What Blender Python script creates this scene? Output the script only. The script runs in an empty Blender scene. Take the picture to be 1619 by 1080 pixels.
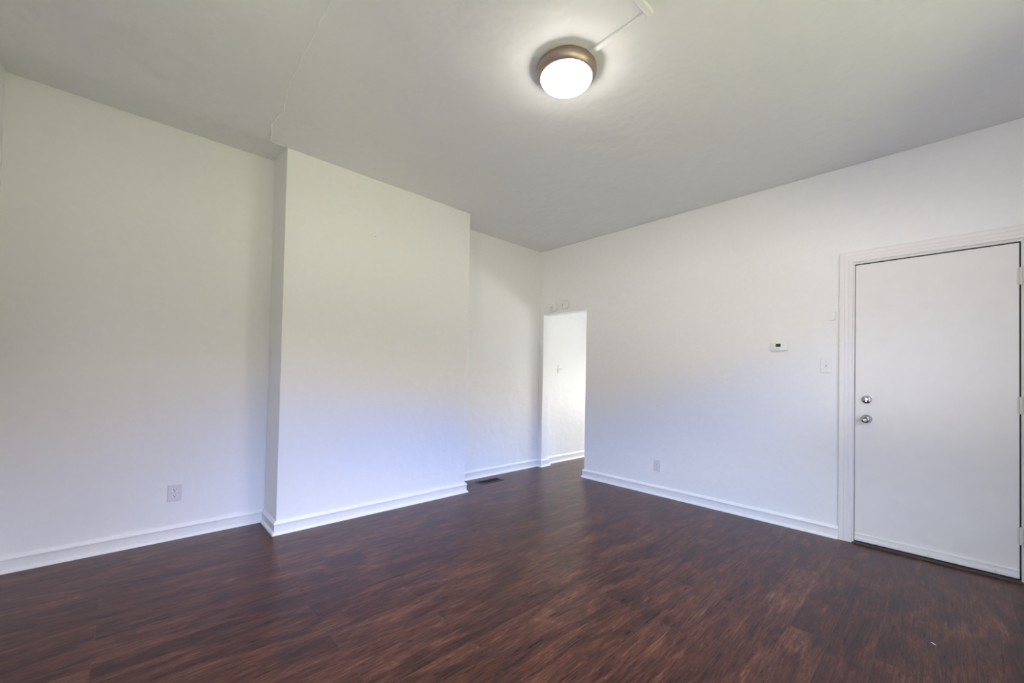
import bpy, bmesh, math, random
from mathutils import Vector, Matrix

random.seed(7)
S = bpy.context.scene
C = S.collection
PI = math.pi

# ------------------------------------------------------------------ camera
CAM = (-3.896, -3.6333, 1.1719)
PITCH, ROLL, YAW = 0.0177, 0.0204, 0.7536
FPX, CYPX = 641.66, 582.39
cd = bpy.data.cameras.new('camera')
cam = bpy.data.objects.new('camera', cd)
C.objects.link(cam)
S.camera = cam
_f = Vector((math.sin(YAW), math.cos(YAW), 0))
_r = Vector((math.cos(YAW), -math.sin(YAW), 0))
_u = Vector((0, 0, 1))
_f, _u = math.cos(PITCH) * _f + math.sin(PITCH) * _u, math.cos(PITCH) * _u - math.sin(PITCH) * _f
_r, _u = math.cos(ROLL) * _r + math.sin(ROLL) * _u, math.cos(ROLL) * _u - math.sin(ROLL) * _r
m = Matrix((( _r.x, _u.x, -_f.x, CAM[0]), (_r.y, _u.y, -_f.y, CAM[1]), (_r.z, _u.z, -_f.z, CAM[2]), (0, 0, 0, 1)))
cam.matrix_world = m
cd.sensor_fit = 'HORIZONTAL'
cd.sensor_width = 36
cd.lens = FPX / 1619 * 36
cd.shift_y = (CYPX - 540) / 1619
cd.clip_start = 0.02

# ------------------------------------------------------------------ world, lights, exposure
S.view_settings.view_transform = 'Standard'
S.view_settings.look = 'None'
S.view_settings.gamma = 1
S.view_settings.use_curve_mapping = False
S.view_settings.exposure = 0.0
S.cycles.max_bounces = 14
S.cycles.diffuse_bounces = 10
S.cycles.sample_clamp_indirect = 30
S.cycles.use_denoising = True

H = 2.7974          # ceiling
H2 = 2.832          # ceiling over the left recess
A, B, D = 1.4407, 3.1108, 0.3612   # chimney breast
L = 4.458           # left wall
F = 4.30            # front wall (behind the camera)
TW = 0.13           # wall thickness
YD, YL, ZH = 0.7475, 0.0664, 1.965  # doorway
HX, HY = 2.60, 1.80  # hall end, hall width

# windows: (x0, x1, z0, z1) in the front wall
FRONT_WINS = [(-2.30, -1.30, 0.62, 2.25), (-3.70, -2.70, 0.62, 2.25)]
LEFT_WINS = [(-3.40, -2.40, 0.62, 2.25)]   # y0, y1, z0, z1 in the left wall
HALL_WIN = (-1.60, -0.50, 0.40, 1.20)   # y0, y1, z0, z1 in the hall's end wall

w = bpy.data.worlds.new('daylight')
S.world = w
w.use_nodes = True
nt = w.node_tree
nt.nodes.clear()
tc = nt.nodes.new('ShaderNodeTexCoord')
sx = nt.nodes.new('ShaderNodeSeparateXYZ')
nt.links.new(tc.outputs['Generated'], sx.inputs[0])


def band_ramp(stops):
    """radiance by elevation: stops = (sin of elevation, rgb / 40)"""
    mr_ = nt.nodes.new('ShaderNodeMapRange')
    mr_.inputs['From Min'].default_value = -1
    mr_.inputs['From Max'].default_value = 1
    nt.links.new(sx.outputs['Z'], mr_.inputs['Value'])
    rp_ = nt.nodes.new('ShaderNodeValToRGB')
    nt.links.new(mr_.outputs['Result'], rp_.inputs['Fac'])
    cr_ = rp_.color_ramp
    while len(cr_.elements) > 1:
        cr_.elements.remove(cr_.elements[-1])
    for i_, (z_, c_) in enumerate(stops):
        p_ = z_ * .5 + .5
        el_ = cr_.elements[0] if i_ == 0 else cr_.elements.new(p_)
        el_.position = p_
        el_.color = (c_[0] / 40, c_[1] / 40, c_[2] / 40, 1)
    return rp_.outputs['Color']


# street side: lawn, dark houses, pale low sky, blue sky, bright and dark bands invented to fit the light on the walls
GROUND = [(-1, (4.9, 5.05, 3.1)), (-.03, (4.4, 4.4, 2.1)), (.0, (.35, .25, .2)), (.16, (.3, .22, .2)), (.19, (13, 9.9, 8.6)), (.26, (11, 10.3, 12))]
HIGH_BANDS = [(.41, (24, 24, 25)), (.49, (24, 24, 25)), (.53, (1, 1.1, 1.8)), (1, (1, 1.1, 1.8))]
front_blue = band_ramp(GROUND + [(.29, (.8, 11.5, 42)), (.37, (1.5, 12, 43))] + HIGH_BANDS)
front_pale = band_ramp(GROUND + [(.29, (10, 12.5, 22)), (.37, (12, 14, 23))] + HIGH_BANDS)
# left side: strip of blue sky among bright and dark bands invented to fit the wall brightness
left_sky = band_ramp([(-1, (.6, .55, .8)), (-.24, (.6, .55, .8)), (-.20, (15.5, 15, 14.6)), (-.02, (15.5, 15, 14.6)), (.01, (.6, .4, 1.2)), (.22, (.6, .4, 1.0)),
                      (.25, (9, 13, 21)), (.38, (11, 14, 20)), (.44, (12, 10.6, 9.4)), (.58, (8, 7.3, 6.4)), (.62, (.3, .25, .3)), (1, (.3, .25, .3))])
# sunny side behind the hall
hall_sky = band_ramp([(-1, (37, 37, 35.5)), (-.05, (37, 37, 35.5)), (.05, (36, 37, 38)), (1, (36, 37, 38))])


def blend(fac, a_, b_):
    mx_ = nt.nodes.new('ShaderNodeMix')
    mx_.data_type = 'RGBA'
    nt.links.new(fac, mx_.inputs['Factor'])
    nt.links.new(a_, mx_.inputs['A'])
    nt.links.new(b_, mx_.inputs['B'])
    return mx_.outputs['Result']


def step(val, lo, hi):
    m_ = nt.nodes.new('ShaderNodeMapRange')
    m_.interpolation_type = 'SMOOTHSTEP'
    m_.inputs['From Min'].default_value = lo
    m_.inputs['From Max'].default_value = hi
    nt.links.new(val, m_.inputs['Value'])
    return m_.outputs['Result']


dxy = nt.nodes.new('ShaderNodeMath')
dxy.operation = 'SUBTRACT'
nt.links.new(sx.outputs['Y'], dxy.inputs[0])
nt.links.new(sx.outputs['X'], dxy.inputs[1])
front_sky = blend(step(sx.outputs['X'], -.15, .25), front_blue, front_pale)
sky = blend(step(dxy.outputs[0], -.05, .25), front_sky, left_sky)
axy = nt.nodes.new('ShaderNodeMath')
axy.operation = 'ADD'
nt.links.new(sx.outputs['Y'], axy.inputs[0])
nt.links.new(sx.outputs['X'], axy.inputs[1])
sky = blend(step(axy.outputs[0], .25, .55), sky, hall_sky)
bg = nt.nodes.new('ShaderNodeBackground')
bg.inputs['Strength'].default_value = 33.8
nt.links.new(sky, bg.inputs['Color'])
wo = nt.nodes.new('ShaderNodeOutputWorld')
nt.links.new(bg.outputs[0], wo.inputs[0])


def portal(name, loc, rot, sx_, sy_):
    ld = bpy.data.lights.new(name, 'AREA')
    ld.shape = 'RECTANGLE'
    ld.size, ld.size_y = sx_, sy_
    ld.cycles.is_portal = True
    o = bpy.data.objects.new(name, ld)
    C.objects.link(o)
    o.location, o.rotation_euler = loc, rot
    return o


for x0, x1, z0, z1 in FRONT_WINS:
    portal('window_daylight_portal', ((x0 + x1) / 2, -F - 0.01, (z0 + z1) / 2), (PI / 2, 0, 0), x1 - x0, z1 - z0)
for y0, y1, z0, z1 in LEFT_WINS:
    portal('window_daylight_portal', (-L - 0.01, (y0 + y1) / 2, (z0 + z1) / 2), (PI / 2, 0, -PI / 2), y1 - y0, z1 - z0)
portal('hall_daylight_portal', (HX + 0.01, (HALL_WIN[0] + HALL_WIN[1]) / 2, (HALL_WIN[2] + HALL_WIN[3]) / 2),
       (PI / 2, 0, PI / 2), HALL_WIN[1] - HALL_WIN[0], HALL_WIN[3] - HALL_WIN[2])


# ------------------------------------------------------------------ materials
def new_mat(name):
    mt = bpy.data.materials.new(name)
    mt.use_nodes = True
    n = mt.node_tree
    return mt, n, n.nodes['Principled BSDF']


def N(n, t, **kw):
    nd = n.nodes.new(t)
    for k, v in kw.items():
        setattr(nd, k, v)
    return nd


def plain(name, col, rough=0.5, metal=0.0, bump=0.0, bscale=40, spec=0.5):
    mt, n, b = new_mat(name)
    b.inputs['Roughness'].default_value = rough
    b.inputs['Metallic'].default_value = metal
    b.inputs['Specular IOR Level'].default_value = spec
    tc = N(n, 'ShaderNodeTexCoord')
    nz = N(n, 'ShaderNodeTexNoise')
    nz.inputs['Scale'].default_value = bscale
    nz.inputs['Detail'].default_value = 4
    n.links.new(tc.outputs['Object'], nz.inputs['Vector'])
    rp = N(n, 'ShaderNodeValToRGB')
    rp.color_ramp.elements[0].position = 0.3
    rp.color_ramp.elements[1].position = 0.7
    rp.color_ramp.elements[0].color = tuple(c * 0.965 for c in col) + (1,)
    rp.color_ramp.elements[1].color = tuple(col) + (1,)
    n.links.new(nz.outputs['Fac'], rp.inputs['Fac'])
    n.links.new(rp.outputs['Color'], b.inputs['Base Color'])
    if bump:
        bp = N(n, 'ShaderNodeBump')
        bp.inputs['Strength'].default_value = bump
        bp.inputs['Distance'].default_value = 0.002
        n.links.new(nz.outputs['Fac'], bp.inputs['Height'])
        n.links.new(bp.outputs[0], b.inputs['Normal'])
    return mt


def plaster(name, col, rough=0.45, wav=0.02):
    """painted old plaster: slow waviness, trowel marks and roller stipple"""
    mt, n, b = new_mat(name)
    b.inputs['Roughness'].default_value = rough
    b.inputs['Specular IOR Level'].default_value = 0.35
    tc = N(n, 'ShaderNodeTexCoord')
    big = N(n, 'ShaderNodeTexNoise')
    big.inputs['Scale'].default_value = 3.5
    big.inputs['Detail'].default_value = 3
    med = N(n, 'ShaderNodeTexNoise')
    med.inputs['Scale'].default_value = 22
    med.inputs['Detail'].default_value = 5
    med.inputs['Distortion'].default_value = 0.6
    fin = N(n, 'ShaderNodeTexNoise')
    fin.inputs['Scale'].default_value = 190
    fin.inputs['Detail'].default_value = 2
    for x in (big, med, fin):
        n.links.new(tc.outputs['Object'], x.inputs['Vector'])
    a1 = N(n, 'ShaderNodeMath', operation='MULTIPLY')
    a1.inputs[1].default_value = wav
    n.links.new(big.outputs['Fac'], a1.inputs[0])
    a2 = N(n, 'ShaderNodeMath', operation='MULTIPLY_ADD')
    a2.inputs[1].default_value = 0.0011
    n.links.new(med.outputs['Fac'], a2.inputs[0])
    n.links.new(a1.outputs[0], a2.inputs[2])
    a3 = N(n, 'ShaderNodeMath', operation='MULTIPLY_ADD')
    a3.inputs[1].default_value = 0.00012
    n.links.new(fin.outputs['Fac'], a3.inputs[0])
    n.links.new(a2.outputs[0], a3.inputs[2])
    bp = N(n, 'ShaderNodeBump')
    bp.inputs['Strength'].default_value = 0.55
    bp.inputs['Distance'].default_value = 1.0
    n.links.new(a3.outputs[0], bp.inputs['Height'])
    n.links.new(bp.outputs[0], b.inputs['Normal'])
    rp = N(n, 'ShaderNodeValToRGB')
    rp.color_ramp.elements[0].position = 0.25
    rp.color_ramp.elements[1].position = 0.75
    rp.color_ramp.elements[0].color = tuple(c * 0.97 for c in col) + (1,)
    rp.color_ramp.elements[1].color = tuple(col) + (1,)
    n.links.new(med.outputs['Fac'], rp.inputs['Fac'])
    n.links.new(rp.outputs['Color'], b.inputs['Base Color'])
    return mt


def wood_floor():
    mt, n, b = new_mat('dark_laminate')
    tc = N(n, 'ShaderNodeTexCoord')
    br = N(n, 'ShaderNodeTexBrick')
    br.offset = 0.37
    br.offset_frequency = 2
    br.inputs['Color1'].default_value = (0, 0, 0, 1)
    br.inputs['Color2'].default_value = (1, 1, 1, 1)
    br.inputs['Mortar'].default_value = (0.5, 0.5, 0.5, 1)
    br.inputs['Scale'].default_value = 1
    br.inputs['Mortar Size'].default_value = 0.0011
    br.inputs['Mortar Smooth'].default_value = 0.3
    br.inputs['Bias'].default_value = 0
    br.inputs['Brick Width'].default_value = 1.21
    br.inputs['Row Height'].default_value = 0.152
    mp = N(n, 'ShaderNodeMapping')
    mp.inputs['Location'].default_value = (0.35, 0.083, 0)
    n.links.new(tc.outputs['Object'], mp.inputs['Vector'])
    n.links.new(mp.outputs[0], br.inputs['Vector'])
    # per-plank shift of the grain
    off = N(n, 'ShaderNodeVectorMath', operation='MULTIPLY_ADD')
    n.links.new(br.outputs['Color'], off.inputs[0])
    off.inputs[1].default_value = (7.3, 3.1, 5.7)
    n.links.new(tc.outputs['Object'], off.inputs[2])

    def noise(sc, detail, dist=0.0, rough=0.55):
        m_ = N(n, 'ShaderNodeMapping')
        m_.inputs['Scale'].default_value = sc
        n.links.new(off.outputs[0], m_.inputs['Vector'])
        z = N(n, 'ShaderNodeTexNoise')
        z.inputs['Scale'].default_value = 1
        z.inputs['Detail'].default_value = detail
        z.inputs['Roughness'].default_value = rough
        z.inputs['Distortion'].default_value = dist
        n.links.new(m_.outputs[0], z.inputs['Vector'])
        return z
    blot = noise((2.8, 11, 1), 5, 0.9, 0.62)
    grain = noise((7, 115, 1), 5, 0.6, 0.66)
    fine = noise((16, 360, 1), 3, 0.2)
    fig = noise((12, 34, 1), 3, 2.6)

    def mth(op, a, bb, c=None):
        k = N(n, 'ShaderNodeMath', operation=op)
        for i, v in enumerate((a, bb, c)):
            if v is None:
                continue
            if isinstance(v, (int, float)):
                k.inputs[i].default_value = v
            else:
                n.links.new(v, k.inputs[i])
        return k.outputs[0]
    v = mth('MULTIPLY', blot.outputs['Fac'], 0.46)
    v = mth('MULTIPLY_ADD', grain.outputs['Fac'], 0.46, v)
    v = mth('MULTIPLY_ADD', fine.outputs['Fac'], 0.24, v)
    v = mth('MULTIPLY_ADD', fig.outputs['Fac'], 0.18, v)
    v = mth('MULTIPLY_ADD', br.outputs['Color'], 0.025, v)
    rp = N(n, 'ShaderNodeValToRGB')
    cr = rp.color_ramp
    cr.elements[0].position = 0.54
    cr.elements[0].color = (0.016, 0.008, 0.008, 1)
    cr.elements[1].position = 0.85
    cr.elements[1].color = (0.23, 0.105, 0.058, 1)
    for pos, col in ((0.605, (0.030, 0.0115, 0.0105, 1)), (0.675, (0.064, 0.0215, 0.0160, 1)), (0.755, (0.118, 0.045, 0.0275, 1))):
        e = cr.elements.new(pos)
        e.color = col
    n.links.new(v, rp.inputs['Fac'])
    # seams: lighter worn bevel
    mx = N(n, 'ShaderNodeMix', data_type='RGBA')
    sf = mth('MULTIPLY', br.outputs['Fac'], 0.16)
    n.links.new(sf, mx.inputs['Factor'])
    n.links.new(rp.outputs['Color'], mx.inputs['A'])
    mx.inputs['B'].default_value = (0.15, 0.10, 0.08, 1)
    n.links.new(mx.outputs['Result'], b.inputs['Base Color'])
    rr = N(n, 'ShaderNodeMapRange')
    rr.inputs['From Min'].default_value = 0.3
    rr.inputs['From Max'].default_value = 0.7
    rr.inputs['To Min'].default_value = 0.26
    rr.inputs['To Max'].default_value = 0.36
    n.links.new(grain.outputs['Fac'], rr.inputs['Value'])
    n.links.new(rr.outputs['Result'], b.inputs['Roughness'])
    b.inputs['Specular IOR Level'].default_value = 0.32
    hh = mth('MULTIPLY_ADD', fine.outputs['Fac'], 0.0003, mth('MULTIPLY', grain.outputs['Fac'], 0.0009))
    hh = mth('MULTIPLY_ADD', br.outputs['Fac'], -0.0006, hh)
    bp = N(n, 'ShaderNodeBump')
    bp.inputs['Strength'].default_value = 0.6
    bp.inputs['Distance'].default_value = 1.0
    n.links.new(hh, bp.inputs['Height'])
    n.links.new(bp.outputs[0], b.inputs['Normal'])
    return mt


M_WALL = plaster('white_wall_paint', (0.815, 0.82, 0.82))
M_CEIL = plaster('ceiling_paint', (0.79, 0.80, 0.81), 0.6, 0.03)
M_TRIM = plain('white_trim_gloss', (0.84, 0.84, 0.84), 0.28, bump=0.15, bscale=25)
M_DOOR = plain('white_door_paint', (0.78, 0.77, 0.765), 0.38, bump=0.12, bscale=9)
M_FLOOR = wood_floor()
M_PLATE = plain('white_plastic', (0.80, 0.80, 0.80), 0.35)
M_BUFF = plain('pale_lavender_plastic', (0.70, 0.69, 0.71), 0.4)
M_DARK = plain('dark_slot', (0.012, 0.012, 0.014), 0.6)
M_BLACK = plain('black_metal', (0.015, 0.014, 0.018), 0.45)
M_BROWN = plain('brown_metal', (0.028, 0.022, 0.026), 0.45)
M_GRILLE = plain('grey_grille', (0.22, 0.22, 0.22), 0.5)
M_CHROME = plain('chrome', (0.50, 0.50, 0.53), 0.15, 1.0)
M_BRONZE = plain('brushed_nickel', (0.42, 0.335, 0.29), 0.38, 1.0)
M_LCD = plain('olive_screen', (0.035, 0.05, 0.02), 0.2)
M_DIGIT = plain('screen_segments', (0.012, 0.018, 0.008), 0.3)
M_BTN = plain('grey_buttons', (0.55, 0.55, 0.57), 0.4)
M_THRESH = plain('worn_threshold', (0.10, 0.085, 0.08), 0.6, bump=0.4, bscale=60)
M_FLECK = plain('white_fleck', (0.8, 0.8, 0.8), 0.6)
M_HINGE = plain('painted_hinge', (0.66, 0.65, 0.64), 0.35)
mt, n, b = new_mat('lit_glass')
b.inputs['Base Color'].default_value = (0.9, 0.88, 0.84, 1)
b.inputs['Roughness'].default_value = 0.3
b.inputs['Emission Color'].default_value = (1.0, 0.92, 0.83, 1)
b.inputs['Emission Strength'].default_value = 70
M_GLASS = mt


# ------------------------------------------------------------------ mesh helpers
def obj(name, bm, mat, parent=None, smooth=False, bevel=0.0, seg=2, weld=True):
    if weld:
        bmesh.ops.remove_doubles(bm, verts=bm.verts, dist=1e-5)
    bmesh.ops.recalc_face_normals(bm, faces=bm.faces)
    me = bpy.data.meshes.new(name)
    bm.to_mesh(me)
    bm.free()
    o = bpy.data.objects.new(name, me)
    C.objects.link(o)
    me.materials.append(mat)
    if smooth:
        for p in me.polygons:
            p.use_smooth = True
        me.set_sharp_from_angle(angle=math.radians(35))
    if bevel:
        md = o.modifiers.new('bevel', 'BEVEL')
        md.width = bevel
        md.segments = seg
        md.limit_method = 'ANGLE'
    if parent:
        o.parent = parent
    return o


def thing(name, label, cat, loc, group=None, rot=(0, 0, 0)):
    o = bpy.data.objects.new(name, None)
    o.empty_display_size = 0.1
    C.objects.link(o)
    o.location = loc
    o.rotation_euler = rot
    o['label'], o['category'] = label, cat
    if group:
        o['group'] = group
    return o


def struct(o):
    o['kind'] = 'structure'
    return o


def box(bm, x0, x1, y0, y1, z0, z1):
    vs = [bm.verts.new((x, y, z)) for x in (x0, x1) for y in (y0, y1) for z in (z0, z1)]
    for f in ((0, 1, 3, 2), (4, 6, 7, 5), (0, 4, 5, 1), (2, 3, 7, 6), (0, 2, 6, 4), (1, 5, 7, 3)):
        bm.faces.new([vs[i] for i in f])
    return bm


def BX(*a):
    return box(bmesh.new(), *a)


def panel(us, vs, holes, fn, d0, d1):
    """slab with rectangular holes; fn(u, v, d) -> xyz"""
    bm = bmesh.new()
    us, vs = sorted(set(us)), sorted(set(vs))
    cache = {}

    def V(u, v, d):
        k = (round(u, 6), round(v, 6), round(d, 6))
        if k not in cache:
            cache[k] = bm.verts.new(fn(u, v, d))
        return cache[k]

    def solid(i, j):
        if not (0 <= i < len(us) - 1 and 0 <= j < len(vs) - 1):
            return False
        cu, cv = (us[i] + us[i + 1]) / 2, (vs[j] + vs[j + 1]) / 2
        return not any(h[0] < cu < h[1] and h[2] < cv < h[3] for h in holes)
    for i in range(len(us) - 1):
        for j in range(len(vs) - 1):
            if not solid(i, j):
                continue
            a, b_, c, d = us[i], us[i + 1], vs[j], vs[j + 1]
            for dd in (d0, d1):
                bm.faces.new([V(a, c, dd), V(b_, c, dd), V(b_, d, dd), V(a, d, dd)])
            if not solid(i - 1, j):
                bm.faces.new([V(a, c, d0), V(a, d, d0), V(a, d, d1), V(a, c, d1)])
            if not solid(i + 1, j):
                bm.faces.new([V(b_, c, d0), V(b_, d, d0), V(b_, d, d1), V(b_, c, d1)])
            if not solid(i, j - 1):
                bm.faces.new([V(a, c, d0), V(b_, c, d0), V(b_, c, d1), V(a, c, d1)])
            if not solid(i, j + 1):
                bm.faces.new([V(a, d, d0), V(b_, d, d0), V(b_, d, d1), V(a, d, d1)])
    return bm


def lathe(bm, prof, seg=48, axis='Z', cx=0, cy=0, cz=0):
    """prof: list of (r, h) revolved about an axis"""
    rings = []
    for r, h in prof:
        if r < 1e-7:
            rings.append([(0.0, 0.0, h)])
        else:
            rings.append([(r * math.cos(2 * PI * k / seg), r * math.sin(2 * PI * k / seg), h) for k in range(seg)])

    def tr(p):
        a, b_, h = p
        if axis == 'Z':
            q = (a, b_, h)
        elif axis == 'X':
            q = (h, a, b_)
        else:
            q = (a, h, b_)
        return (q[0] + cx, q[1] + cy, q[2] + cz)
    vr = [[bm.verts.new(tr(p)) for p in r] for r in rings]
    for r0, r1 in zip(vr, vr[1:]):
        if len(r0) == 1 and len(r1) == 1:
            continue
        for k in range(seg):
            k2 = (k + 1) % seg
            if len(r0) == 1:
                bm.faces.new([r0[0], r1[k], r1[k2]])
            elif len(r1) == 1:
                bm.faces.new([r0[k], r0[k2], r1[0]])
            else:
                bm.faces.new([r0[k], r0[k2], r1[k2], r1[k]])
    return bm


def sweep(path, prof, i0, i1, side):
    """part of a mitred moulding run: path is a list of (x, y); prof a list of (out, z).
    Builds segments i0..i1-1 with mitred ends. side=+1/-1 picks the room side."""
    bm = bmesh.new()
    n_ = len(path)

    def nrm(k):
        a, b_ = Vector(path[k]), Vector(path[k + 1])
        d = (b_ - a).normalized()
        return Vector((-d.y, d.x)) * side

    def off(k):
        if k == 0:
            return nrm(0)
        if k == n_ - 1:
            return nrm(n_ - 2)
        a, b_ = nrm(k - 1), nrm(k)
        s = a + b_
        return s / (1 + a.dot(b_))
    rows = []
    for k in range(i0, i1 + 1):
        o_ = off(k)
        rows.append([bm.verts.new((path[k][0] + o_.x * q, path[k][1] + o_.y * q, z)) for q, z in prof])
    for r0, r1 in zip(rows, rows[1:]):
        for j in range(len(prof)):
            j2 = (j + 1) % len(prof)
            bm.faces.new([r0[j], r0[j2], r1[j2], r1[j]])
    bm.faces.new(rows[0])
    bm.faces.new(list(reversed(rows[-1])))
    return bm


# ------------------------------------------------------------------ floor, ceiling, walls
VX0, VX1, VY0, VY1 = -1.128, -0.812, -0.258, -0.128      # floor register
struct(obj('floor', panel([-L - TW, VX0 + .022, VX1 - .022, HX + TW], [-F - TW, VY0 + .022, VY1 - .022, TW],
                          [(VX0 + .022, VX1 - .022, VY0 + .022, VY1 - .022)],
                          lambda u, v, d: (u, v, d), -0.10, 0.0), M_FLOOR))

cb = panel([-L - TW, -B, HX + TW], [-F - TW, -D, TW], [(-L - TW, -B, -D, TW)], lambda u, v, d: (u, v, d), H, H + 0.12)
rv = [cb.verts.new(p) for p in ((-L - TW, -D, H + .016), (-B, -D, H + .016), (-B, TW, H + .040), (-L - TW, TW, H + .040),
                                (-L - TW, -D, H + .12), (-B, -D, H + .12), (-B, TW, H + .12), (-L - TW, TW, H + .12))]
for f in ((0, 1, 2, 3), (4, 5, 6, 7), (0, 1, 5, 4), (1, 2, 6, 5), (2, 3, 7, 6), (3, 0, 4, 7)):
    cb.faces.new([rv[i] for i in f])


def ridge(bm, pts, wd, ht, z):
    """thin jagged plaster crack standing proud of the ceiling"""
    rows = []
    for k, (x, y) in enumerate(pts):
        a = Vector(pts[max(k - 1, 0)])
        b_ = Vector(pts[min(k + 1, len(pts) - 1)])
        d = (b_ - a).normalized()
        nn = Vector((-d.y, d.x))
        s = wd * (0.7 + 0.6 * random.random())
        e = 0.25 if k in (0, len(pts) - 1) else 1.0
        rows.append([bm.verts.new((x + nn.x * s, y + nn.y * s, z + .0005)), bm.verts.new((x - nn.x * s * .2, y - nn.y * s * .2, z - ht * e)),
                     bm.verts.new((x - nn.x * s, y - nn.y * s, z + .0005))])
    for r0, r1 in zip(rows, rows[1:]):
        for j in range(2):
            bm.faces.new([r0[j], r0[j + 1], r1[j + 1], r1[j]])


def jag(pts, amp, step):
    out = []
    for a, b_ in zip(pts, pts[1:]):
        a, b_ = Vector(a), Vector(b_)
        k = max(1, int((b_ - a).length / step))
        for i in range(k):
            q = a.lerp(b_, i / k)
            out.append((q.x + random.uniform(-amp, amp), q.y + random.uniform(-amp, amp) * .3))
    out.append(tuple(pts[-1]))
    return out


ridge(cb, jag([(-3.222, -.366), (-3.232, -.43), (-3.238, -.50), (-3.262, -.60), (-3.258, -.68)], .004, .035), .0055, .006, H)
ridge(cb, jag([(-3.252, -.62), (-3.258, -.72), (-3.245, -.80), (-3.262, -.90), (-3.283, -1.04), (-3.290, -1.30), (-3.296, -1.50), (-3.297, -1.70)], .005, .04), .0045, .0042, H)
ridge(cb, jag([(-3.297, -1.70), (-3.300, -1.95), (-3.305, -2.25)], .004, .06), .003, .0018, H)
ridge(cb, [(-3.225, -.372), (-3.19, -.368), (-3.15, -.366), (-3.115, -.363)], .006, .005, H)
struct(obj('ceiling', cb, M_CEIL))

# back wall: one plane through recess, alcove and hall
struct(obj('wall_back', BX(-L - TW, HX + TW, 0.0, TW, 0, H2 + 0.02), M_WALL))
struct(obj('wall_breast', BX(-B, -A, -D, 0.0, 0, H), M_WALL, bevel=0.006, seg=3))
us, vs = [-F, 0.0], [0, H + .045]
for y0, y1, z0, z1 in LEFT_WINS:
    us += [y0, y1]
    vs += [z0, z1]
struct(obj('wall_left', panel(us, vs, LEFT_WINS, lambda u, v, d: (d, u, v), -L - TW, -L), M_WALL))
DOOR = (-3.960, -3.165, 2.056)
struct(obj('wall_right', panel([-F, DOOR[0], DOOR[1], -YD, -YL, 0], [0, ZH, DOOR[2], H],
                               [(-YD, -YL, 0, ZH), (DOOR[0], DOOR[1], 0, DOOR[2])],
                               lambda u, v, d: (d, u, v), 0.0, TW), M_WALL, bevel=0.004))
us, vs = [-L - TW, TW], [0, H]
for x0, x1, z0, z1 in FRONT_WINS:
    us += [x0, x1]
    vs += [z0, z1]
struct(obj('wall_front', panel(us, vs, FRONT_WINS, lambda u, v, d: (u, d, v), -F - TW, -F), M_WALL))
struct(obj('wall_hall_end', panel([-HY, HALL_WIN[0], HALL_WIN[1], 0], [0, HALL_WIN[2], HALL_WIN[3], H], [HALL_WIN],
                                  lambda u, v, d: (d, u, v), HX, HX + TW), M_WALL))
struct(obj('wall_hall_side', BX(TW, HX + TW, -HY - TW, -HY, 0, H), M_WALL))


# windows (behind the camera and at the hall's end)
def window(name, fn, u0, u1, z0, z1):
    bm = bmesh.new()
    t = .045
    for a in ((u0, u1, z0, z0 + t), (u0, u1, z1 - t, z1), (u0, u0 + t, z0 + t, z1 - t), (u1 - t, u1, z0 + t, z1 - t),
              (u0 + t, u1 - t, (z0 + z1) / 2 - .02, (z0 + z1) / 2 + .02)):
        fn(bm, a[0], a[1], a[2], a[3], .03, .08)
    o = struct(obj(name, bm, M_TRIM))
    s = bmesh.new()
    fn(s, u0 - .06, u1 + .06, z0 - .03, z0 - .002, -.05, -.001)
    obj('window_sill', s, M_TRIM, o)
    k = bmesh.new()
    for a in ((u0 - .09, u0 - .002, z0, z1 + .09), (u1 + .002, u1 + .09, z0, z1 + .09), (u0 - .002, u1 + .002, z1 + .002, z1 + .09)):
        fn(k, a[0], a[1], a[2], a[3], -.018, -.001)
    obj('window_casing', k, M_TRIM, o)
    return o


for i, (x0, x1, z0, z1) in enumerate(FRONT_WINS):
    window('window_%d' % (i + 1), lambda bm, a, b_, c, d, p, q: box(bm, a, b_, -F - q, -F - p, c, d), x0, x1, z0, z1)
for i, (y0, y1, z0, z1) in enumerate(LEFT_WINS):
    window('window_%d' % (i + 1 + len(FRONT_WINS)), lambda bm, a, b_, c, d, p, q: box(bm, -L - q, -L - p, a, b_, c, d), y0, y1, z0, z1)
window('window_%d' % (1 + len(FRONT_WINS) + len(LEFT_WINS)), lambda bm, a, b_, c, d, p, q: box(bm, HX + p, HX + q, a, b_, c, d), *HALL_WIN)

# ------------------------------------------------------------------ baseboards
BB = [(0, 0), (.028, 0), (.0275, .007), (.0245, .014), (.0195, .019), (.0145, .0205), (.014, .066), (.0155, .070), (.0185, .0735),
      (.0185, .0785), (.0165, .083), (.012, .087), (.0105, .0915), (.009, .0945), (0, .095)]
e_ = 0.0005
run = [(-L, -F), (-L, 0), (-B, 0), (-B, -D), (-A, -D), (-A, 0), (0, 0), (0, -YL), (TW, -YL), (TW, 0), (HX, 0)]
for nm, i0, i1 in (('baseboard_left', 0, 1), ('baseboard_recess', 1, 2), ('baseboard_breast', 2, 5), ('baseboard_alcove', 5, 6),
                   ('baseboard_doorway', 6, 9), ('baseboard_hall', 9, 10)):
    struct(obj(nm, sweep(run, BB, i0, i1, -1), M_TRIM, smooth=True))
run = [(TW, -YD), (0, -YD), (0, -3.0905)]
struct(obj('baseboard_right', sweep(run, BB, 0, 2, -1), M_TRIM, smooth=True))

# ------------------------------------------------------------------ entry door, frame, casing
CAS = [(0, 0), (0, .010), (.004, .0135), (.022, .0145), (.024, .0130), (.026, .0145), (.047, .0155), (.049, .0138), (.051, .0155), (.068, .0170), (.076, .0170), (.079, .015), (.079, 0)]


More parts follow.
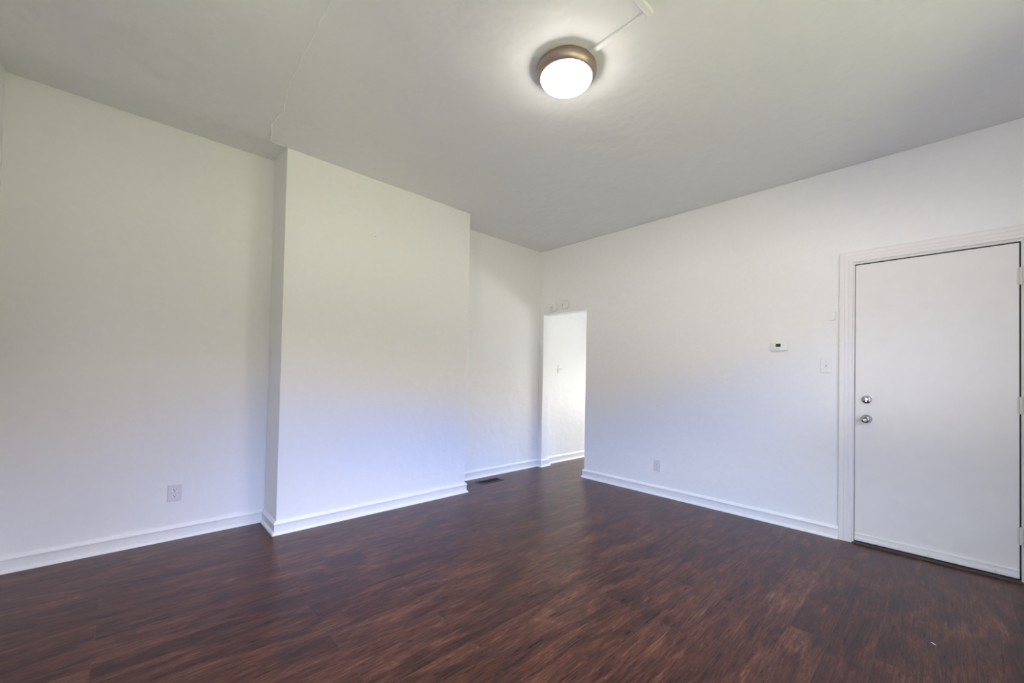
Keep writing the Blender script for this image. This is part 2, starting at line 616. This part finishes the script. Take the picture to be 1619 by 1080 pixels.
def casing():
    """one mitred architrave round the opening; profile coordinate runs from the inner edge outwards"""
    bm = bmesh.new()
    y0, y1, zt = -3.1695, -3.9565, 2.062
    rows = []
    for (y, z, dy, dz) in ((y0, 0, 1, 0), (y0, zt, 1, 1), (y1, zt, -1, 1), (y1, 0, -1, 0)):
        rows.append([bm.verts.new((-h, y + dy * q, z + dz * q)) for q, h in CAS])
    for r0, r1 in zip(rows, rows[1:]):
        for j in range(len(CAS) - 1):
            bm.faces.new([r0[j], r0[j + 1], r1[j + 1], r1[j]])
        bm.faces.new([r0[-1], r0[0], r1[0], r1[-1]])
    bm.faces.new(rows[0])
    bm.faces.new(rows[-1])
    return bm


struct(obj('trim_1', casing(), M_DOOR, smooth=False))
jb = bmesh.new()
box(jb, 0.0, TW, -3.1785, -3.1652, 0, 2.0555)
box(jb, 0.0, TW, -3.9598, -3.9500, 0, 2.0555)
box(jb, 0.0, TW, -3.9500, -3.1785, 2.0475, 2.0555)
# stops the leaf closes against
box(jb, .050, .075, -3.194, -3.1785, 0.012, 2.045)
box(jb, .050, .075, -3.949, -3.932, 0.012, 2.045)
box(jb, .050, .075, -3.932, -3.194, 2.030, 2.0475)
fr_ = struct(obj('trim_2', jb, M_DOOR))
ws = bmesh.new()  # dark strips added in the door gaps to stand in for their deep shade
box(ws, .016, .030, -3.1820, -3.1785, .012, 2.0475)
box(ws, .013, .030, -3.9500, -3.9428, .012, 2.0475)
box(ws, .010, .030, -3.9428, -3.1820, 2.0398, 2.0475)
obj('gap_shade_strip', ws, M_DARK, fr_)
th = bmesh.new()
box(th, 0.0, TW, -3.949, -3.1785, 0.0, 0.010)
box(th, .050, TW, -3.949, -3.1785, 0.010, 0.04)
box(th, -0.012, 0.0, -3.9565, -3.1695, 0.0, 0.006)
struct(obj('trim_3', th, M_THRESH))

door = struct(obj('door_1', BX(.006, .046, -3.9430, -3.1818, 0.022, 2.040), M_DOOR, bevel=0.0025))
# weather sweep along the bottom edge
sp = bmesh.new()
SW = [(0.0055, .0735), (-.006, .0735), (-.0085, .071), (-.0085, .0665), (-.004, .064), (-.004, .046), (-.007, .043), (-.007, .024), (-.004, .020), (.0055, .020)]
r0 = [sp.verts.new((x, -3.1835, z)) for x, z in SW]
r1 = [sp.verts.new((x, -3.9415, z)) for x, z in SW]
for j in range(len(SW)):
    j2 = (j + 1) % len(SW)
    sp.faces.new([r0[j], r0[j2], r1[j2], r1[j]])
sp.faces.new(r0)
sp.faces.new(r1)
swp = obj('door_sweep', sp, M_TRIM, door)
for y in (-3.28, -3.56, -3.85):
    obj('screw', lathe(bmesh.new(), [(0, -.0085), (.003, -.008), (.0038, -.0065)], 16, 'X', 0, y, .034), M_HINGE, swp)

DBY, DBZ, KBZ = -3.247, 1.049, 0.909
db = obj('deadbolt', lathe(bmesh.new(), [(0.0295, .0058), (.0295, .001), (.028, -.004), (.024, -.0085), (.019, -.0105), (0.0165, -.0110), (.0150, -.0140), (.0110, -.0170), (.0055, -.0187), (0, -.0192)], 48, 'X', 0, DBY, DBZ), M_CHROME, door, smooth=True)
tb = bmesh.new()
box(tb, -.034, -.0165, DBY - .0045, DBY + .0045, DBZ - .017, DBZ + .015)
obj('thumb_turn', tb, M_CHROME, db, bevel=.003)
tb = bmesh.new()
for s in (-1, 1):
    lathe(tb, [(0, -.0135), (.0028, -.0130), (.0032, -.0105)], 16, 'X', 0, DBY + s * .0125, DBZ)
obj('screw', tb, M_BROWN, db, weld=False)
kb = obj('door_knob', lathe(bmesh.new(), [(.011, -.012), (.011, -.030), (.017, -.034), (.0245, -.042), (.0275, -.051), (.0262, -.060), (.0215, -.0655),
                                          (.0165, -.0668), (.0150, -.0650), (.0125, -.0625), (.0085, -.0615), (0, -.0615)], 48, 'X', 0, DBY, KBZ), M_CHROME, door, smooth=True)
obj('rose', lathe(bmesh.new(), [(.0315, .0058), (.0315, .001), (.030, -.004), (.025, -.009), (.018, -.0115), (.0112, -.0125)], 48, 'X', 0, DBY, KBZ), M_CHROME, kb, smooth=True)
obj('lock_button', lathe(bmesh.new(), [(.0045, -.0610), (.0045, -.0655), (.0035, -.0665), (0, -.0668)], 24, 'X', 0, DBY, KBZ), M_CHROME, kb, smooth=True)
for zc in (1.8345, 1.054, 0.2755):
    hg = bmesh.new()
    for k in range(5):
        z0 = zc - .052 + k * .0208
        lathe(hg, [(0, 0), (.0062, 0), (.0071, .0008), (.0071, .0196), (.0062, .0204), (0, .0204)], 20, 'Z', -.0060, -3.9490, z0)
    hi = obj('hinge', hg, M_HINGE, door, smooth=True, weld=False)
    lf = bmesh.new()
    box(lf, .0050, .0062, -3.9440, -3.9330, zc - .051, zc + .051)
    box(lf, -.004, .0055, -3.9475, -3.9440, zc - .051, zc + .051)
    obj('hinge_leaf', lf, M_HINGE, hi)

# ------------------------------------------------------------------ ceiling light
LX, LY = -2.268, -2.27
lt = thing('ceiling_light', 'lit round flush ceiling light with brushed metal pan and frosted glass dome', 'lamp', (LX, LY, H))
obj('metal_pan', lathe(bmesh.new(), [(0, -.001), (.148, -.001), (.153, -.004), (.1565, -.012), (.158, -.022), (.157, -.032), (.153, -.042), (.146, -.051),
                                     (.139, -.0575), (.1345, -.0595), (.1325, -.0570), (.1325, -.040), (0, -.040)], 96), M_BRONZE, lt, smooth=True)
dome = [(.131, -.050), (.1325, -.0605)]
for k in range(1, 13):
    a = k / 12 * PI / 2
    dome.append((.1325 * math.cos(a) if k < 12 else 0, -.0605 - .043 * math.sin(a)))
obj('glass_dome', lathe(bmesh.new(), dome, 96), M_GLASS, lt, smooth=True)

# ------------------------------------------------------------------ surface raceway on the ceiling
rw = thing('cable_raceway', 'white surface cable channel running from the ceiling light and turning a corner', 'cable channel', (-2.268, -2.74, H))


def chan(bm, x0, x1, y0, y1):
    return box(bm, x0, x1, y0, y1, -.013, -.0002)


obj('channel', chan(bmesh.new(), -.014, .014, .018, .325), M_CEIL, rw, bevel=.003)
obj('channel', box(bmesh.new(), -1.2, .014, -.014, .0175, -.016, -.0002), M_TRIM, rw, bevel=.006, seg=3)


# ------------------------------------------------------------------ wall plates; local frame: plate in XZ, front towards -Y
def slots(cz):
    bm = bmesh.new()
    box(bm, -.0084, -.0052, -.0078, -.0068, cz - .0012, cz + .0085)
    box(bm, .0052, .0084, -.0078, -.0068, cz + .0000, cz + .0085)
    lathe(bm, [(0, -.0078), (.0033, -.0078), (.0033, -.0068), (0, -.0068)], 16, 'Y', 0, 0, cz - .0068)
    return bm


def outlet(label, loc, rz, wd, ht):
    t = thing('power_outlet', label, 'outlet', loc, None, (0, 0, rz))
    obj('cover_plate', BX(-wd / 2, wd / 2, -.0055, 0, -ht / 2, ht / 2), M_BUFF, t, bevel=.0022)
    for cz in (.0195, -.0195):
        bm = bmesh.new()
        pts = []
        for k in range(32):
            a = 2 * PI * k / 32
            pts.append((.0172 * math.cos(a), max(-.0135, min(.0135, .0172 * math.sin(a)))))
        f0 = [bm.verts.new((x, -.005, cz + z)) for x, z in pts]
        f1 = [bm.verts.new((x, -.0070, cz + z)) for x, z in pts]
        for j in range(32):
            bm.faces.new([f0[j], f0[(j + 1) % 32], f1[(j + 1) % 32], f1[j]])
        bm.faces.new(f1)
        r = obj('receptacle', bm, M_PLATE, t)
        obj('contact_slots', slots(cz), M_DARK, r, weld=False)
    obj('screw', lathe(bmesh.new(), [(0, -.0068), (.0025, -.0066), (.0032, -.0052)], 16, 'Y'), M_BTN, t, smooth=True)
    return t


outlet('white duplex outlet low on the back wall left of the chimney breast', (-3.6535, 0, .316), 0, .076, .116)
outlet('pale duplex outlet low on the right wall between doorway and entry door', (0, -1.651, .2925), -PI / 2, .070, .114)

# light switch by the entry door
sw = thing('light_switch', 'white single toggle light switch beside the entry door casing', 'light switch', (0, -3.0115, 1.297), None, (0, 0, -PI / 2))
obj('cover_plate', BX(-.034, .034, -.0065, 0, -.057, .057), M_PLATE, sw, bevel=.0022)
tg = bmesh.new()
box(tg, -.0050, .0050, -.0074, -.0050, -.012, .012)
obj('toggle_surround', tg, M_BTN, sw)
tg = bmesh.new()
vs_ = [tg.verts.new(p) for p in ((-.0042, -.0068, -.009), (.0042, -.0068, -.009), (.0042, -.0068, .004), (-.0042, -.0068, .004),
                                 (-.0036, -.0185, .006), (.0036, -.0185, .006), (.0036, -.0165, .0125), (-.0036, -.0165, .0125))]
for f in ((0, 1, 5, 4), (1, 2, 6, 5), (2, 3, 7, 6), (3, 0, 4, 7), (4, 5, 6, 7), (0, 3, 2, 1)):
    tg.faces.new([vs_[i] for i in f])
obj('toggle', tg, M_PLATE, sw, bevel=.001)
for z in (-.0302, .0302):
    obj('screw', lathe(bmesh.new(), [(0, -.0068), (.0025, -.0066), (.0032, -.0052)], 16, 'Y', 0, 0, z), M_BTN, sw, smooth=True)

# two-gang switch on the hall wall seen through the doorway
hs = thing('light_switch', 'white double toggle light switch on the bright hall wall through the doorway', 'light switch', (.432, 0, 1.272), None)
obj('cover_plate', BX(-.058, .058, -.0055, 0, -.057, .057), M_WALL, hs, bevel=.0022)
for x in (-.023, .023):
    tg = bmesh.new()
    box(tg, x - .0050, x + .0050, -.0068, -.0050, -.012, .012)
    box(tg, x - .0036, x + .0036, -.0175, -.0068, .001, .0095)
    obj('toggle', tg, M_PLATE, hs)

# thermostat
tm = thing('thermostat', 'white wall thermostat with a small dark green display', 'thermostat', (0, -2.7005, 1.455), None, (0, 0, -PI / 2))
obj('back_plate', BX(-.064, .064, -.006, 0, -.040, .040), M_PLATE, tm, bevel=.004)
bm = bmesh.new()
fr = []
for k in range(13):
    x = -.060 + .010 * k
    fr.append((x, -.0265 + .006 * (x / .06) ** 2, -.0365 + .003 * (x / .06) ** 2, .0355 - .002 * (x / .06) ** 2))
rows = [[bm.verts.new((x, -.006, zb)), bm.verts.new((x, y, zb + .002)), bm.verts.new((x, y, zt - .002)), bm.verts.new((x, -.006, zt))] for x, y, zb, zt in fr]
for r0, r1 in zip(rows, rows[1:]):
    for j in range(4):
        bm.faces.new([r0[j], r0[(j + 1) % 4], r1[(j + 1) % 4], r1[j]])
bm.faces.new(rows[0])
bm.faces.new(rows[-1])
body = obj('body', bm, M_PLATE, tm, bevel=.003)
bm = bmesh.new()
box(bm, -.0245, .0220, -.0285, -.0262, -.0075, .0255)
sf_ = obj('screen_frame', bm, M_PLATE, body, bevel=.001)
scn = obj('screen', BX(-.0190, .0165, -.0290, -.0284, -.0035, .0215), M_LCD, tm)
dg = bmesh.new()
for x in (-.0105, -.0030, .0085):
    for (dx, dz, w2, h2) in ((0, .006, .0022, .0005), (0, 0, .0022, .0005), (0, -.006, .0022, .0005), (-.0026, .003, .0005, .0024), (.0026, .003, .0005, .0024), (.0026, -.003, .0005, .0024)):
        box(dg, x + dx - w2, x + dx + w2, -.0293, -.0289, .009 + dz - h2, .009 + dz + h2)
obj('digits', dg, M_DIGIT, scn, weld=False)
for x in (-.026, -.015, -.004, .007):
    obj('button', BX(x - .0035, x + .0035, -.0282, -.0255, -.0245, -.0195), M_BTN, tm, bevel=.001)
for z in (.013, .004):
    obj('button', BX(.0295, .0365, -.0270, -.0235, z - .003, z + .003), M_BTN, tm, bevel=.001)

# small white sensor box above the switch
se = thing('wall_sensor', 'small white rounded sensor box above the light switch beside the door casing', 'sensor', (0, -3.0495, 1.675), None, (0, 0, -PI / 2))
obj('back_plate', BX(-.0205, .0205, -.004, 0, -.035, .034), M_PLATE, se, bevel=.002)
bm = bmesh.new()
pts = []
for k in range(33):
    a = PI + PI * k / 32
    pts.append((.0195 * math.cos(a), -.020 + .0135 * math.sin(a)))
pts += [(.0195, .030), (.0165, .033), (-.0165, .033), (-.0195, .030)]
f0 = [bm.verts.new((x, -.004, z)) for x, z in pts]
f1 = [bm.verts.new((x, -.0195, z)) for x, z in pts]
for j in range(len(pts)):
    bm.faces.new([f0[j], f0[(j + 1) % len(pts)], f1[(j + 1) % len(pts)], f1[j]])
bm.faces.new(f1)
bm.faces.new(f0)
obj('cover', bm, M_PLATE, se, bevel=.004)


# ------------------------------------------------------------------ detectors above the doorway
def detector(label, y, z, r, holes_):
    t = thing('smoke_detector', label, 'smoke detector', (0, y, z), 'detectors above the doorway', (0, 0, -PI / 2))
    obj('base', lathe(bmesh.new(), [(0, 0), (r * .96, 0), (r * .96, -.009), (0, -.009)], 48, 'Y'), M_PLATE, t, smooth=True)
    cv = obj('cover', lathe(bmesh.new(), [(r, -.009), (r, -.019), (r * .95, -.026), (r * .82, -.031), (r * .78, -.030), (r * .74, -.033), (r * .45, -.037), (0, -.0385)], 48, 'Y'), M_PLATE, t, smooth=True)
    for dx, dz, w2, h2 in holes_:
        obj('sounder_slot', BX(dx - w2, dx + w2, -.0378, -.030, dz - h2, dz + h2), M_GRILLE, cv, bevel=.001)
    obj('test_button', lathe(bmesh.new(), [(.010, -.033), (.010, -.0395), (.008, -.041), (0, -.0415)], 24, 'Y', r * .28, 0, r * .1), M_PLATE, t, smooth=True)
    return t


detector('flatter white round detector above the doorway, left of its twin', -.248, 2.043, .054, [(-.020, .004, .015, .0035), (-.004, -.018, .005, .005)])
detector('white round smoke detector above the doorway, nearer the right wall than its twin', -.428, 2.060, .058, [(-.020, -.006, .005, .007)])

# ------------------------------------------------------------------ floor register
fv = thing('floor_vent', 'small dark floor register in front of the alcove baseboard', 'floor vent', ((VX0 + VX1) / 2, (VY0 + VY1) / 2, 0))
hw, hh_ = (VX1 - VX0) / 2, (VY1 - VY0) / 2
obj('frame', panel([-hw, -hw + .024, hw - .024, hw], [-hh_, -hh_ + .024, hh_ - .024, hh_], [(-hw + .024, hw - .024, -hh_ + .024, hh_ - .024)],
                   lambda u, v, d: (u, v, d), .0002, .004), M_BROWN, fv, bevel=.0015)
dk = bmesh.new()
box(dk, -hw + .023, hw - .023, -hh_ + .023, hh_ - .023, -.05, -.045)
obj('duct', dk, M_DARK, fv)
for k in range(13):
    x = -hw + .035 + k * (2 * hw - .07) / 12
    bm = bmesh.new()
    box(bm, x - .0016, x + .0016, -hh_ + .0235, hh_ - .0235, -.012, .001)
    obj('louver', bm, M_BLACK, fv)
obj('louver_bar', BX(-hw + .0235, hw - .0235, -.003, .003, -.006, .0015), M_BLACK, fv)

# ------------------------------------------------------------------ small things
fk = bmesh.new()
box(fk, -.010, .010, -.0022, .0022, 0.0, .0018)
o = obj('wood_splinter', fk, M_FLECK)
o.location = (-1.223, -3.601, .0002)
o.rotation_euler = (0, 0, .75)
o['label'], o['category'] = 'tiny white splinter lying on the dark floor in front of the door', 'splinter'
nl = obj('nail', lathe(bmesh.new(), [(0, -.006), (.0032, -.0055), (.0032, -.0040), (.0014, -.0038), (.0014, .004), (0, .004)], 16, 'Y'), M_BROWN, smooth=True)
nl.location = (-2.433, -D, 2.315)
nl['label'], nl['category'] = 'small dark nail head high on the chimney breast', 'nail'
